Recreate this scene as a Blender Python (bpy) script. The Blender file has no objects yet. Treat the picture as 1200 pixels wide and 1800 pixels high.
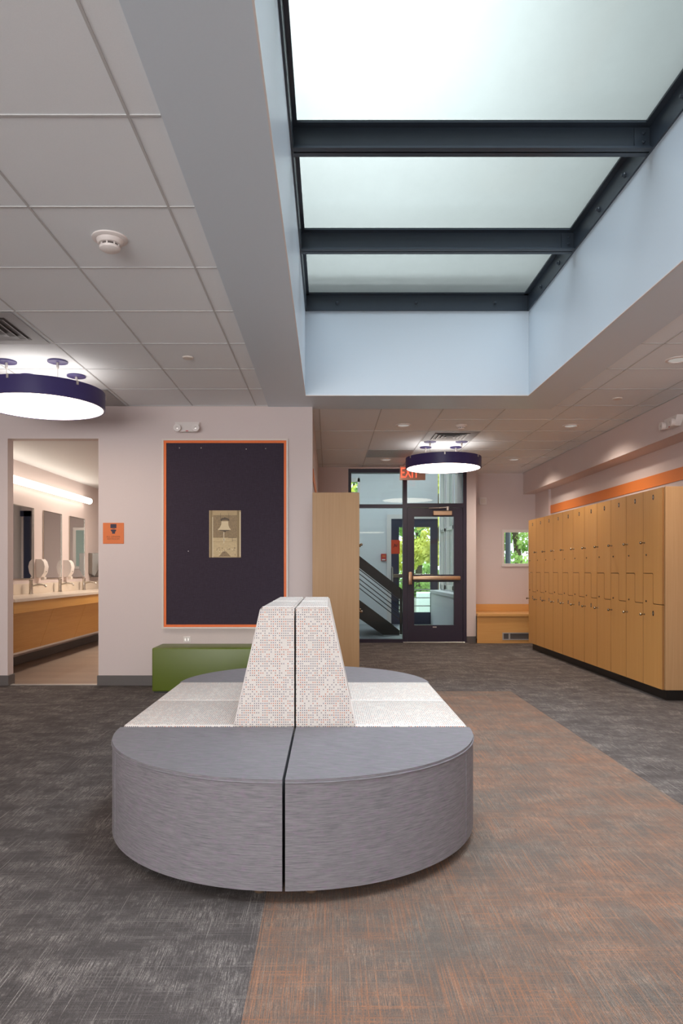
import bpy, bmesh, math, random
from mathutils import Vector, Matrix
C = bpy.context.scene.collection
S = bpy.context.scene
PI = math.pi

# ------------------------------------------------------------------ camera
cam = bpy.data.cameras.new('camera'); cam_o = bpy.data.objects.new('camera', cam); C.objects.link(cam_o)
cam.sensor_fit = 'VERTICAL'; cam.sensor_height = 36; cam.lens = 1212/1800*36
cam.shift_x = 23/1800; cam.shift_y = 103/1800
cam.clip_start = .05; cam.clip_end = 300
cam_o.location = (0, 0, 1.12); cam_o.rotation_euler = (PI/2, 0, 0)
S.camera = cam_o
S.view_settings.view_transform = 'Standard'; S.view_settings.look = 'None'
S.view_settings.gamma = 1; S.view_settings.use_curve_mapping = False
S.view_settings.exposure = 0.0
S.cycles.use_denoising = True
S.cycles.max_bounces = 8; S.cycles.diffuse_bounces = 5; S.cycles.transparent_max_bounces = 12
S.cycles.sample_clamp_indirect = 6
S.cycles.caustics_reflective = False; S.cycles.caustics_refractive = False

# ------------------------------------------------------------------ world: hazy overcast sky, brighter round the veiled sun
W = bpy.data.worlds.new('sky'); S.world = W; W.use_nodes = True
wn = W.node_tree.nodes; wl = W.node_tree.links; wn.clear()
SKY_BASE, SKY_GLOW = 3.6, 38.0
tc = wn.new('ShaderNodeTexCoord'); dot = wn.new('ShaderNodeVectorMath'); dot.operation = 'DOT_PRODUCT'
nz = wn.new('ShaderNodeVectorMath'); nz.operation = 'NORMALIZE'
wl.new(tc.outputs['Generated'], nz.inputs[0]); wl.new(nz.outputs[0], dot.inputs[0])
dot.inputs[1].default_value = Vector((.06, 1.0, .86)).normalized()
mx = wn.new('ShaderNodeMath'); mx.operation = 'MAXIMUM'; mx.inputs[1].default_value = 0
wl.new(dot.outputs['Value'], mx.inputs[0])
pw = wn.new('ShaderNodeMath'); pw.operation = 'POWER'; pw.inputs[1].default_value = 40
wl.new(mx.outputs[0], pw.inputs[0])
ml = wn.new('ShaderNodeMath'); ml.operation = 'MULTIPLY_ADD'; ml.inputs[1].default_value = SKY_GLOW; ml.inputs[2].default_value = SKY_BASE
wl.new(pw.outputs[0], ml.inputs[0])
bg = wn.new('ShaderNodeBackground'); bg.inputs['Color'].default_value = (.90, .97, 1, 1)
wl.new(ml.outputs[0], bg.inputs['Strength'])
wo = wn.new('ShaderNodeOutputWorld'); wl.new(bg.outputs[0], wo.inputs[0])

def lamp(name, kind, loc, energy, color, rot=(0,0,0), **kw):
    l = bpy.data.lights.new(name, kind); l.energy = energy; l.color = color
    for k, v in kw.items(): setattr(l, k, v)
    o = bpy.data.objects.new(name, l); o.location = loc; o.rotation_euler = rot; C.objects.link(o); return o
DAY = (.70, .88, 1.0)
lamp('daylight_from_roof_glass', 'AREA', (.805, 3.265, 3.622), 98, (.80, .92, 1.0), shape='RECTANGLE', size=1.92, size_y=5.9, spread=1.65)
lamp('added_front_fill', 'AREA', (-2.0, -4.02, 1.45), 295, (1.0, .965, .95), rot=(PI/2+.45, 0, 0), shape='RECTANGLE', size=4.4, size_y=2.2)  # added fill light from behind the camera, brightens the whole room
PEND_DOWN, PEND_UP = 8.0, 2.4

# ------------------------------------------------------------------ materials
def lin(h):
    r = []
    for i in (0, 2, 4):
        c = int(h[i:i+2], 16)/255
        r.append(c/12.92 if c <= .04045 else ((c+.055)/1.055)**2.4)
    return (*r, 1)
class NT:
    def __init__(s, name):
        s.m = bpy.data.materials.new(name); s.m.use_nodes = True; s.t = s.m.node_tree; s.t.nodes.clear()
        s.out = s.n('ShaderNodeOutputMaterial')
    def n(s, kind, **kw):
        x = s.t.nodes.new(kind)
        for k, v in kw.items(): setattr(x, k, v)
        return x
    def l(s, a, b): s.t.links.new(a, b)
    def put(s, sock, v):
        if hasattr(v, 'is_output') or isinstance(v, bpy.types.NodeSocket): s.l(v, sock)
        else: sock.default_value = v
    def math(s, op, a, b=0.0, c=0.0, clamp=False):
        x = s.n('ShaderNodeMath', operation=op); x.use_clamp = clamp
        s.put(x.inputs[0], a); s.put(x.inputs[1], b); s.put(x.inputs[2], c); return x.outputs[0]
    def ramp(s, v, a, b):
        x = s.n('ShaderNodeMapRange'); s.put(x.inputs['Value'], v); x.inputs['From Min'].default_value = a; x.inputs['From Max'].default_value = b
        return x.outputs['Result']
    def mix(s, f, a, b):
        x = s.n('ShaderNodeMix', data_type='RGBA'); s.put(x.inputs[0], f); s.put(x.inputs[6], a); s.put(x.inputs[7], b); return x.outputs[2]
    def pos(s): return s.n('ShaderNodeTexCoord').outputs['Object']
    def sep(s, v):
        x = s.n('ShaderNodeSeparateXYZ'); s.l(v, x.inputs[0]); return x.outputs
    def comb(s, a, b, c=0.0):
        x = s.n('ShaderNodeCombineXYZ'); s.put(x.inputs[0], a); s.put(x.inputs[1], b); s.put(x.inputs[2], c); return x.outputs[0]
    def scale(s, v, sc):
        x = s.n('ShaderNodeVectorMath', operation='MULTIPLY'); s.l(v, x.inputs[0]); x.inputs[1].default_value = sc; return x.outputs[0]
    def noise(s, v, scale=1.0, detail=2.0, rough=.5):
        x = s.n('ShaderNodeTexNoise'); s.l(v, x.inputs['Vector']); x.inputs['Scale'].default_value = scale
        x.inputs['Detail'].default_value = detail; x.inputs['Roughness'].default_value = rough; return x.outputs['Fac']
    def white(s, v):
        x = s.n('ShaderNodeTexWhiteNoise', noise_dimensions='3D'); s.l(v, x.inputs['Vector']); return x.outputs
    def bump(s, h, strength=.2, dist=.002):
        x = s.n('ShaderNodeBump'); x.inputs['Strength'].default_value = strength; x.inputs['Distance'].default_value = dist
        s.l(h, x.inputs['Height']); return x.outputs[0]
    def bsdf(s, col, rough=.5, metal=0.0, normal=None, spec=.5, **kw):
        b = s.n('ShaderNodeBsdfPrincipled'); s.put(b.inputs['Base Color'], col); s.put(b.inputs['Roughness'], rough)
        b.inputs['Metallic'].default_value = metal; b.inputs['Specular IOR Level'].default_value = spec
        for k, v in kw.items(): s.put(b.inputs[k], v)
        if normal is not None: s.l(normal, b.inputs['Normal'])
        s.l(b.outputs[0], s.out.inputs[0]); return b
def plain(name, h, rough=.5, metal=0.0, spec=.5, var=.06, bump=.08, nscale=60):
    t = NT(name); c = lin(h); p = t.pos(); n = t.noise(p, nscale, 3)
    d = tuple(x*(1-var) for x in c[:3])+(1,); e = tuple(min(1, x*(1+var)) for x in c[:3])+(1,)
    t.bsdf(t.mix(n, d, e), rough, metal, t.bump(n, bump, .001), spec); return t.m
def emit(name, col, strength):
    t = NT(name); e = t.n('ShaderNodeEmission'); e.inputs[0].default_value = (*col, 1); e.inputs[1].default_value = strength
    t.l(e.outputs[0], t.out.inputs[0]); return t.m
def wood(name, h1, h2, along='z', rough=.42):
    t = NT(name); p = t.pos()
    sc = {'z': (90, 90, 2.2), 'x': (2.0, 60, 60), 'y': (60, 2.0, 60)}[along]
    a = t.noise(t.scale(p, sc), 1, 4, .6); b = t.noise(t.scale(p, tuple(k*.13 for k in sc)), 1, 2)
    f = t.math('MULTIPLY_ADD', a, .6, t.math('MULTIPLY', b, .5))
    t.bsdf(t.mix(t.ramp(f, .3, .8), lin(h1), lin(h2)), rough, 0, t.bump(a, .06, .0006), .35); return t.m

M = {}
M['wall'] = plain('pale_pinkish_paint', 'd6c8c5', .65, var=.02, bump=.12, nscale=140)
M['white_wall'] = plain('white_paint', 'dfe0e2', .6, var=.015, bump=.08, nscale=140)
M['shaft'] = plain('pale_blue_eggshell_paint', 'd0dbe4', .38, var=.015, bump=.05, nscale=120)
M['tile'] = plain('mineral_ceiling_tile', 'e9edf0', .85, var=.05, bump=.25, nscale=420)
M['tbar'] = plain('white_grid_metal', 'c0c0c0', .5, bump=0)
M['grille'] = plain('grey_perforated_metal', 'a2a2a4', .5)
M['orange_paint'] = plain('orange_paint', 'e0813c', .5, var=.03)
M['rubber'] = plain('dark_grey_rubber', '5c5654', .5)
M['steel'] = plain('blue_black_painted_steel', '39424c', .35, spec=.5, var=.08, nscale=8)
M['black'] = plain('black_laminate', '17120f', .4)
M['maple'] = wood('maple_laminate', 'cf9855', 'daa765')
M['maple_tan'] = wood('pale_maple_laminate', 'a9835b', 'b9946b')
M['carcass'] = plain('carcass_gap_shade', '6e4d2e', .6)  # shade of the door gaps is put into this dark body colour
M['edge_band'] = plain('brown_edge_band', '9a6c3e', .5)
M['birch'] = wood('birch_boards', 'd39a58', 'e0ae6d', 'x', .4)
M['vanity_wood'] = wood('honey_maple_laminate', 'c58f45', 'd4a25a', 'y')
M['counter'] = plain('cream_solid_surface', 'dccfc0', .25, var=.03)
M['chrome'] = plain('brushed_nickel', 'b9b2a8', .25, 1.0, var=.03)
M['brass'] = plain('warm_satin_metal', 'c9a98c', .35, .9)
M['knob'] = plain('satin_nickel_knob', '8f8270', .25, 1.0)
M['white'] = plain('white_plastic', 'e2dad6', .4, var=.01, bump=0)
M['purple'] = plain('violet_blue_powder_coat', '3a3168', .38, var=.03)
M['frame'] = plain('dark_plum_aluminium', '2d2437', .35, var=.04)
M['navy'] = plain('navy_door_paint', '1c2440', .35)
M['green'] = plain('olive_green_vinyl', '5c6b1c', .38, var=.04, bump=.3, nscale=320)
M['alu'] = plain('brushed_aluminium', 'cfc9c4', .35, .6)
M['red'] = plain('red_plastic', 'c0322e', .4)
M['sign_orange'] = plain('orange_sign_plastic', 'd9702a', .45, var=.02)
M['ink'] = plain('dark_violet_ink', '2a1b35', .5)
M['ink_soft'] = plain('brown_print', '8a4312', .5)
M['dark_glass'] = plain('smoky_tint', '111318', .2)
M['bulletin_frame'] = plain('cream_moulding', 'ddd3ca', .5)
M['orange_edge'] = plain('bright_orange_edging', 'e86a06', .45, var=.02)
M['vest_floor'] = plain('pale_grey_tile', '8c8f94', .35)
M['grass'] = plain('lawn', '66863a', .9, var=.5, nscale=4)
M['bark'] = plain('bark', '4d4034', .9, var=.3)
M['stone'] = plain('concrete', 'b0aca6', .9, var=.1, nscale=12)

def glass_mat(name, tint, refl=1.0):
    t = NT(name); tr = t.n('ShaderNodeBsdfTransparent'); tr.inputs[0].default_value = (*tint, 1)
    g = t.n('ShaderNodeBsdfGlossy'); g.inputs['Roughness'].default_value = .02
    f = t.n('ShaderNodeFresnel'); f.inputs[0].default_value = 1.5
    m = t.n('ShaderNodeMixShader'); t.l(t.math('MULTIPLY', f.outputs[0], refl, clamp=True), m.inputs[0])
    t.l(tr.outputs[0], m.inputs[1]); t.l(g.outputs[0], m.inputs[2]); t.l(m.outputs[0], t.out.inputs[0]); return t.m
M['glass'] = glass_mat('clear_glass', (.9, .95, .95), .8)

def frosted():
    t = NT('frosted_roof_glass'); p = t.pos()
    n = t.noise(t.scale(p, (1.3, .9, 1)), 1.2, 5, .55); sm = t.noise(t.scale(p, (10, 8, 1)), 1, 4, .7)
    v = t.math('ADD', t.math('MULTIPLY', n, .7), t.math('MULTIPLY', sm, .3))
    dirt = t.mix(t.ramp(v, .25, .75), (.285, .295, .29, 1), (.325, .335, .33, 1))
    tr = t.n('ShaderNodeBsdfTransparent'); t.l(dirt, tr.inputs[0])
    rf = t.n('ShaderNodeBsdfRefraction'); rf.inputs[0].default_value = (.34, .355, .35, 1); rf.inputs['Roughness'].default_value = .27; rf.inputs['IOR'].default_value = 1.12
    tl = t.n('ShaderNodeBsdfTranslucent'); t.l(dirt, tl.inputs[0])
    m0 = t.n('ShaderNodeMixShader'); m0.inputs[0].default_value = .12; t.l(tl.outputs[0], m0.inputs[1]); t.l(tr.outputs[0], m0.inputs[2])
    gl = t.n('ShaderNodeBsdfGlossy'); gl.inputs['Roughness'].default_value = .12; gl.inputs[0].default_value = (.8, .9, .85, 1)
    m1 = t.n('ShaderNodeMixShader'); m1.inputs[0].default_value = .5; t.l(m0.outputs[0], m1.inputs[1]); t.l(rf.outputs[0], m1.inputs[2])
    m2 = t.n('ShaderNodeMixShader'); m2.inputs[0].default_value = .06; t.l(m1.outputs[0], m2.inputs[1]); t.l(gl.outputs[0], m2.inputs[2])
    t.l(m2.outputs[0], t.out.inputs[0]); return t.m
M['frosted'] = frosted()

def mirror():
    t = NT('mirror_silver'); t.bsdf((.86, .88, .88, 1), .02, 1.0); return t.m
M['mirror'] = mirror()

def carpet():
    t = NT('streaked_carpet'); p = t.pos(); x, y, z = t.sep(p)
    fine = t.noise(t.scale(p, (420, 130, 1)), 1, 2, .6)
    speck = t.noise(t.scale(p, (260, 260, 1)), 1, 1, .5)
    long_ = t.noise(t.scale(p, (240, 2.4, 1)), 1, 1, .4)
    long2 = t.noise(t.comb(t.math('MULTIPLY', x, 330.0), t.math('MULTIPLY_ADD', y, 5.0, 7.3), 3.1), 1, 1, .4)
    cross = t.noise(t.comb(t.math('MULTIPLY', x, 2.6), t.math('MULTIPLY', y, 210.0), 5.0), 1, 2, .5)
    patch = t.noise(t.scale(p, (1.6, 1.9, 1)), 1, 4, .65)
    patch2 = t.noise(t.comb(t.math('MULTIPLY', x, 3.3), t.math('MULTIPLY', y, 7.0), 9.0), 1, 4, .7)
    pm = t.ramp(patch, .38, .66); pm2 = t.ramp(patch2, .42, .68)
    sl = t.math('MULTIPLY', t.ramp(long_, .66, .72), t.math('MULTIPLY_ADD', pm, .8, .35), clamp=True)
    sl2 = t.math('MULTIPLY', t.ramp(long2, .52, .66), pm2, clamp=True)
    sc = t.math('MULTIPLY', t.ramp(cross, .55, .66), t.math('MULTIPLY_ADD', pm2, .9, .1), clamp=True)
    tick = t.noise(t.comb(t.math('MULTIPLY', x, 300.0), t.math('MULTIPLY', y, 15.0), 2.0), 1, 3, .7)
    pm3 = t.ramp(t.noise(t.comb(t.math('MULTIPLY', x, 4.5), t.math('MULTIPLY', y, 6.0), 14.0), 1, 6, .75), .45, .62)
    bl = t.math('MULTIPLY', pm3, t.ramp(tick, .44, .60), clamp=True)
    wear = t.math('MAXIMUM', t.math('MAXIMUM', sl, t.math('MULTIPLY', sl2, .6)), t.math('MAXIMUM', t.math('MULTIPLY', sc, .6), t.math('MULTIPLY', bl, .9)))
    wear = t.math('MULTIPLY', wear, t.ramp(fine, .25, .6), clamp=True)
    grey = t.mix(speck, lin('433e3e'), lin('5f5957'))
    c1 = t.mix(wear, grey, lin('a9a09b'))
    # the band with orange yarn lies under the roof light
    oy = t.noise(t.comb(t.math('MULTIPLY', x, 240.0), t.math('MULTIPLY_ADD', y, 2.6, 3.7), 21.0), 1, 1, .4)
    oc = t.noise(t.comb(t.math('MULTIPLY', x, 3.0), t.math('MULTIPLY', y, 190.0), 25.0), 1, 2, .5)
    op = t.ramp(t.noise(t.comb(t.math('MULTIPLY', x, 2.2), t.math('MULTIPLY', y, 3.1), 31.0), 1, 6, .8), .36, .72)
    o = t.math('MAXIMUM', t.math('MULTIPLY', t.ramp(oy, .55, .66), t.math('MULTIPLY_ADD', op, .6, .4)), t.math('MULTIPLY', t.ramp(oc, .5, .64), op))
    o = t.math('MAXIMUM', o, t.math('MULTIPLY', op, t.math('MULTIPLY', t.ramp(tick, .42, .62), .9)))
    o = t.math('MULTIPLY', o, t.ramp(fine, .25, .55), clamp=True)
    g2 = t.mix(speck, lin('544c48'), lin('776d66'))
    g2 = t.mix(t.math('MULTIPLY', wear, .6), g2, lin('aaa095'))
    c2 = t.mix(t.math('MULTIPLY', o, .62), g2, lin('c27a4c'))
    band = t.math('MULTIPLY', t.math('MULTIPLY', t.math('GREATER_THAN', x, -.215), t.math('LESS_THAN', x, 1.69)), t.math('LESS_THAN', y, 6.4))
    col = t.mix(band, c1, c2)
    # tile joints every 610 mm
    jx = t.math('ABSOLUTE', t.math('SUBTRACT', t.math('FRACT', t.math('DIVIDE', t.math('ADD', x, 40.215), .635)), .0))
    j = t.math('LESS_THAN', jx, .006)
    col = t.mix(t.math('MULTIPLY', j, .2), col, lin('2c2624'))
    rib = t.math('SINE', t.math('MULTIPLY', x, 2*PI/.0042))
    h = t.math('ADD', t.math('MULTIPLY', rib, .25), fine)
    t.bsdf(col, .95, 0, t.bump(h, .5, .003), .1); return t.m
M['carpet'] = carpet()

def blue_fabric():
    t = NT('slate_blue_woven_fabric'); p = t.pos(); x, y, z = t.sep(p)
    nzv = t.sep(t.n('ShaderNodeTexCoord').outputs['Normal'])[2]
    top = t.ramp(t.math('ABSOLUTE', nzv), .5, .8)
    a = t.noise(t.scale(p, (16, 16, 420)), 1, 3, .65); b = t.noise(t.comb(t.math('MULTIPLY_ADD', y, 12.0, t.math('MULTIPLY', x, 14.0)), t.math('MULTIPLY_ADD', x, 60.0, t.math('MULTIPLY', y, 330.0))), 1, 3, .6)
    f = t.math('ADD', t.math('MULTIPLY', a, t.math('SUBTRACT', 1.0, top)), t.math('MULTIPLY', b, top))
    hue = t.noise(t.scale(p, (40, 40, 90)), 1, 2, .6)
    c = t.mix(t.ramp(f, .32, .68), lin('625d60'), lin('878284'))
    c = t.mix(t.math('MULTIPLY', t.ramp(hue, .5, .7), .35), c, lin('8a6f86'))
    c = t.mix(.08, c, lin('6f8596'))
    t.bsdf(c, .62, 0, t.bump(f, .25, .001), .3); return t.m
M['blue'] = blue_fabric()

def dot_fabric():
    t = NT('cream_fabric_with_small_squares'); p = t.pos(); x, y, z = t.sep(p)
    nx, ny, nzz = t.sep(t.n('ShaderNodeTexCoord').outputs['Normal'])
    fy = t.math('GREATER_THAN', t.math('ABSOLUTE', ny), .6); fz = t.math('GREATER_THAN', t.math('ABSOLUTE', nzz), .75)
    # u = x on front and top faces, y elsewhere; v = y on top faces, z elsewhere
    fxz = t.math('MAXIMUM', fy, fz)
    u = t.math('ADD', t.math('MULTIPLY', x, fxz), t.math('MULTIPLY', y, t.math('SUBTRACT', 1.0, fxz)))
    v = t.math('ADD', t.math('MULTIPLY', y, fz), t.math('MULTIPLY', z, t.math('SUBTRACT', 1.0, fz)))
    P = .0094
    us = t.math('DIVIDE', t.math('ADD', u, 5.0), P); vs = t.math('DIVIDE', t.math('ADD', v, 5.0), P*1.12)
    cell = t.comb(t.math('FLOOR', us), t.math('FLOOR', vs), 1.0)
    r = t.white(cell); r2 = t.white(t.comb(t.math('FLOOR', vs), t.math('FLOOR', us), 7.0))
    run = t.white(t.comb(t.math('FLOOR', t.math('DIVIDE', us, 3.0)), t.math('FLOOR', t.math('DIVIDE', vs, 4.0)), 3.0))
    on = t.math('GREATER_THAN', t.math('ADD', t.math('MULTIPLY', r['Value'], .6), t.math('MULTIPLY', run['Value'], .4)), .34)
    du = t.math('ABSOLUTE', t.math('SUBTRACT', t.math('FRACT', us), .5)); dv = t.math('ABSOLUTE', t.math('SUBTRACT', t.math('FRACT', vs), .5))
    sq = t.math('LESS_THAN', t.math('MAXIMUM', du, dv), .22)
    d = t.math('MULTIPLY', sq, on)
    org = t.math('GREATER_THAN', r2['Value'], .72); pur = t.math('LESS_THAN', r2['Value'], .2)
    dc = t.mix(org, t.mix(pur, lin('5f565e'), lin('5a5870')), lin('b0562c'))
    weave = t.noise(t.comb(t.math('MULTIPLY', u, 400.0), t.math('MULTIPLY', v, 400.0)), 1, 2, .5)
    base = t.mix(weave, lin('cdc4be'), lin('d8d1ca'))
    wr = t.noise(t.scale(p, (7, 5, 22)), 1, 2, .5)
    hh = t.math('ADD', t.math('MULTIPLY', wr, 2.0), t.math('MULTIPLY', weave, .12))
    t.bsdf(t.mix(d, base, dc), .45, 0, t.bump(hh, .3, .004), .4); return t.m
M['dots'] = dot_fabric()

def board_fabric():
    t = NT('dark_aubergine_tack_fabric'); p = t.pos()
    a = t.noise(t.scale(p, (25, 25, 420)), 1, 3, .6); b = t.noise(t.scale(p, (420, 25, 25)), 1, 3, .6)
    f = t.math('MULTIPLY', t.math('ADD', a, b), .5)
    t.bsdf(t.mix(t.ramp(f, .35, .65), lin('3a323c'), lin('463e4a')), .9, 0, t.bump(f, .3, .001), .1); return t.m
M['board'] = board_fabric()

def floor_planks():
    t = NT('taupe_plank_tile'); p = t.pos(); x, y, z = t.sep(p)
    n = t.noise(t.scale(p, (3, 40, 1)), 1, 4, .6)
    row = t.math('FLOOR', t.math('DIVIDE', y, .2)); rnd = t.white(t.comb(row, t.math('FLOOR', t.math('ADD', t.math('DIVIDE', x, 1.2), t.math('MULTIPLY', row, .37))), 0.0))['Value']
    c = t.mix(t.math('ADD', t.math('MULTIPLY', n, .6), t.math('MULTIPLY', rnd, .4)), lin('8d7c70'), lin('b5a394'))
    j = t.math('LESS_THAN', t.math('FRACT', t.math('DIVIDE', y, .2)), .015)
    t.bsdf(t.mix(t.math('MULTIPLY', j, .4), c, lin('6b5f57')), .4, 0, None, .4); return t.m
M['plank'] = floor_planks()

def leaves(name, c1, c2):
    t = NT(name); p = t.pos(); r = t.noise(p, 2.2, 3, .7); o = t.white(t.scale(p, (1, 1, 1)))
    c = t.mix(t.ramp(r, .35, .65), lin(c1), lin(c2))
    d = t.n('ShaderNodeBsdfDiffuse'); t.l(c, d.inputs[0]); tr = t.n('ShaderNodeBsdfTranslucent'); t.l(c, tr.inputs[0])
    m = t.n('ShaderNodeMixShader'); m.inputs[0].default_value = .5; t.l(d.outputs[0], m.inputs[1]); t.l(tr.outputs[0], m.inputs[2])
    t.l(m.outputs[0], t.out.inputs[0]); return t.m
M['leaf_yellow'] = leaves('yellow_green_leaves', 'b9bd4a', 'efe98e')
M['leaf_green'] = leaves('green_leaves', '7fa35a', 'c4d88a')

# ------------------------------------------------------------------ mesh helpers
class MB:
    def __init__(s): s.bm = bmesh.new(); s.mi = 0
    def mat(s, i): s.mi = i; return s
    def face(s, pts):
        f = s.bm.faces.new([s.bm.verts.new(p) for p in pts]); f.material_index = s.mi; return f
    def box(s, x0, x1, y0, y1, z0, z1, bev=0, seg=2):
        v = [s.bm.verts.new(p) for p in ((x0,y0,z0),(x1,y0,z0),(x1,y1,z0),(x0,y1,z0),(x0,y0,z1),(x1,y0,z1),(x1,y1,z1),(x0,y1,z1))]
        fs = [s.bm.faces.new([v[i] for i in q]) for q in ((0,3,2,1),(4,5,6,7),(0,1,5,4),(1,2,6,5),(2,3,7,6),(3,0,4,7))]
        for f in fs: f.material_index = s.mi
        if bev:
            es = list({e for f in fs for e in f.edges})
            bmesh.ops.bevel(s.bm, geom=es, offset=bev, segments=seg, affect='EDGES', profile=.5, material=-1)
        return s
    def prism(s, pts, d, bev=0, seg=3, sel=None):
        """pts: 3-D polygon, d: extrusion vector"""
        d = Vector(d); a = [s.bm.verts.new(p) for p in pts]; b = [s.bm.verts.new(Vector(p)+d) for p in pts]
        n = len(pts); fs = [s.bm.faces.new(a[::-1]), s.bm.faces.new(b)]
        for i in range(n): fs.append(s.bm.faces.new((a[i], a[(i+1) % n], b[(i+1) % n], b[i])))
        for f in fs: f.material_index = s.mi
        if bev:
            es = [e for e in {e for f in fs for e in f.edges} if e.calc_face_angle(0) > .5] if True else []
            bmesh.ops.recalc_face_normals(s.bm, faces=fs)
            bmesh.ops.bevel(s.bm, geom=es, offset=bev, segments=seg, affect='EDGES', profile=.5, material=-1)
        return s
    def lathe(s, prof, c=(0,0,0), axis='z', seg=24, arc=2*PI, a0=0, caps=True):
        rings = []; c = Vector(c)
        for r, h in prof:
            ring = []
            for k in range(seg + (0 if arc > 6.28 else 1)):
                a = a0 + arc*k/seg; u, w = r*math.cos(a), r*math.sin(a)
                p = {'z': (u, w, h), 'y': (u, h, w), 'x': (h, u, w)}[axis]
                ring.append(s.bm.verts.new(c+Vector(p)))
            rings.append(ring)
        m = len(rings[0]); closed = arc > 6.28
        for i in range(len(rings)-1):
            for k in range(m if closed else m-1):
                f = s.bm.faces.new((rings[i][k], rings[i][(k+1) % m], rings[i+1][(k+1) % m], rings[i+1][k])); f.material_index = s.mi
        for ring in (rings[0], rings[-1]):
            if caps and closed and prof[0][0] > 0:
                try: f = s.bm.faces.new(ring); f.material_index = s.mi
                except ValueError: pass
        return s
    def cyl(s, c, r, h, axis='z', seg=20): return s.lathe([(r, 0), (r, h)], c, axis, seg)
    def tube(s, pts, r, seg=8, caps=True):
        pts = [Vector(p) for p in pts]; rings = []
        for i, p in enumerate(pts):
            t = (pts[min(i+1, len(pts)-1)]-pts[max(i-1, 0)]).normalized()
            u = t.cross(Vector((0,0,1)) if abs(t.z) < .9 else Vector((1,0,0))).normalized(); w = t.cross(u)
            rr = r[i] if isinstance(r, (list, tuple)) else r
            rings.append([s.bm.verts.new(p+u*rr*math.cos(2*PI*k/seg)+w*rr*math.sin(2*PI*k/seg)) for k in range(seg)])
        for i in range(len(rings)-1):
            for k in range(seg):
                f = s.bm.faces.new((rings[i][k], rings[i][(k+1) % seg], rings[i+1][(k+1) % seg], rings[i+1][k])); f.material_index = s.mi
        if caps:
            for q in (rings[0], rings[-1]): s.bm.faces.new(q).material_index = s.mi
        return s
    def build(s, name, mats, parent=None, smooth=False):
        bmesh.ops.recalc_face_normals(s.bm, faces=s.bm.faces[:])
        me = bpy.data.meshes.new(name); s.bm.to_mesh(me); s.bm.free()
        for m in (mats if isinstance(mats, (list, tuple)) else [mats]): me.materials.append(m)
        if smooth:
            me.polygons.foreach_set('use_smooth', [True]*len(me.polygons)); me.set_sharp_from_angle(angle=.75)
        o = bpy.data.objects.new(name, me); C.objects.link(o)
        if parent: o.parent = parent
        return o
def tag(o, label, cat, group=None, kind=None):
    if label: o['label'] = label
    if cat: o['category'] = cat
    if group: o['group'] = group
    if kind: o['kind'] = kind
    return o
def struct(o): o['kind'] = 'structure'; return o
def empty(name, loc=(0,0,0), rz=0):
    o = bpy.data.objects.new(name, None); o.empty_display_size = .1; o.location = loc; o.rotation_euler.z = rz; C.objects.link(o); return o
def thing(name, loc, label, cat, group=None, rz=0): return tag(empty(name, loc, rz), label, cat, group)
def dup(o, parent=None):
    c = o.copy(); C.objects.link(c); c.parent = parent
    for ch in [k for k in bpy.data.objects if k.parent == o]: dup(ch, c)
    return c
def copy_thing(o, loc, label, rz=None):
    c = dup(o); c.location = loc; c['label'] = label
    if rz is not None: c.rotation_euler.z = rz
    return c
def text_mesh(txt, size, depth, mat, name, parent, loc, rot=(PI/2,0,0), align='CENTER', sx=1.0):
    cu = bpy.data.curves.new(name, 'FONT'); cu.body = txt; cu.size = size; cu.extrude = depth; cu.align_x = align; cu.align_y = 'CENTER'
    to = bpy.data.objects.new('tmp', cu); C.objects.link(to); bpy.context.view_layer.update()
    me = bpy.data.meshes.new_from_object(to.evaluated_get(bpy.context.evaluated_depsgraph_get()))
    bpy.data.objects.remove(to); me.name = name; me.materials.clear(); me.materials.append(mat)
    o = bpy.data.objects.new(name, me); C.objects.link(o); o.location = loc; o.rotation_euler = rot; o.scale = (sx, 1, 1)
    if parent: o.parent = parent
    return o

CE = 2.725      # ceiling height
# ================================================================== STRUCTURE
struct(MB().box(-5, 3.6, -4, 6.83, -.1, 0).box(-.155, 3.6, 6.83, 10.76, -.1, 0).box(2.29, 3.6, 10.76, 11.45, -.1, 0).build('floor', M['carpet']))
struct(MB().box(-3.85, -.28, 6.83, 12.6, -.1, 0).build('floor', M['plank']))
struct(MB().box(-1.7, 2.285, 10.76, 14.5, -.1, 0).build('floor', M['vest_floor']))
# ceiling tiles with an opening for the roof light
struct(MB().box(-5, -.585, -4, 6.80, CE, CE+.06).box(2.195, 3.5, -4, 6.80, CE, CE+.06).box(-.585, 2.195, -4, -.11, CE, CE+.06)
       .box(-.28, 3.5, 6.80, 11.45, CE, CE+.06).build('ceiling', M['tile']))
g = MB(); T = .0048
def vis(xa, xb): return xa < xb
GX = [-.09+.615*k for k in range(-8, 6)]; GY = [3.04+.611*k for k in range(-11, 14)]
for x in GX:
    if -4.99 < x < -.6 or 2.2 < x < 3.2: g.box(x-T, x+T, -4, 6.70 if x < 0 else 6.8, CE-.004, CE+.001)
    if -.1 < x < 3.2: g.box(x-T, x+T, 6.81, 10.69, CE-.004, CE+.001)
for y in GY:
    if y < 6.7: g.box(-4.99, -.59, y-T, y+T, CE-.0035, CE+.001)
    if y < 6.8: g.box(2.2, 3.2, y-T, y+T, CE-.0035, CE+.001)
for i, y in enumerate(GY):
    if 6.85 < y < 10.69: g.box(-.15 if i % 2 else 1.138, 3.2, y-T, y+T, CE-.0035, CE+.001)
g.box(-5, -.59, 6.695, 6.71, CE-.006, CE+.001).box(3.195, 3.21, -4, 11.37, CE-.006, CE+.001)
struct(g.build('ceiling_grid', M['tbar']))
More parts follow.
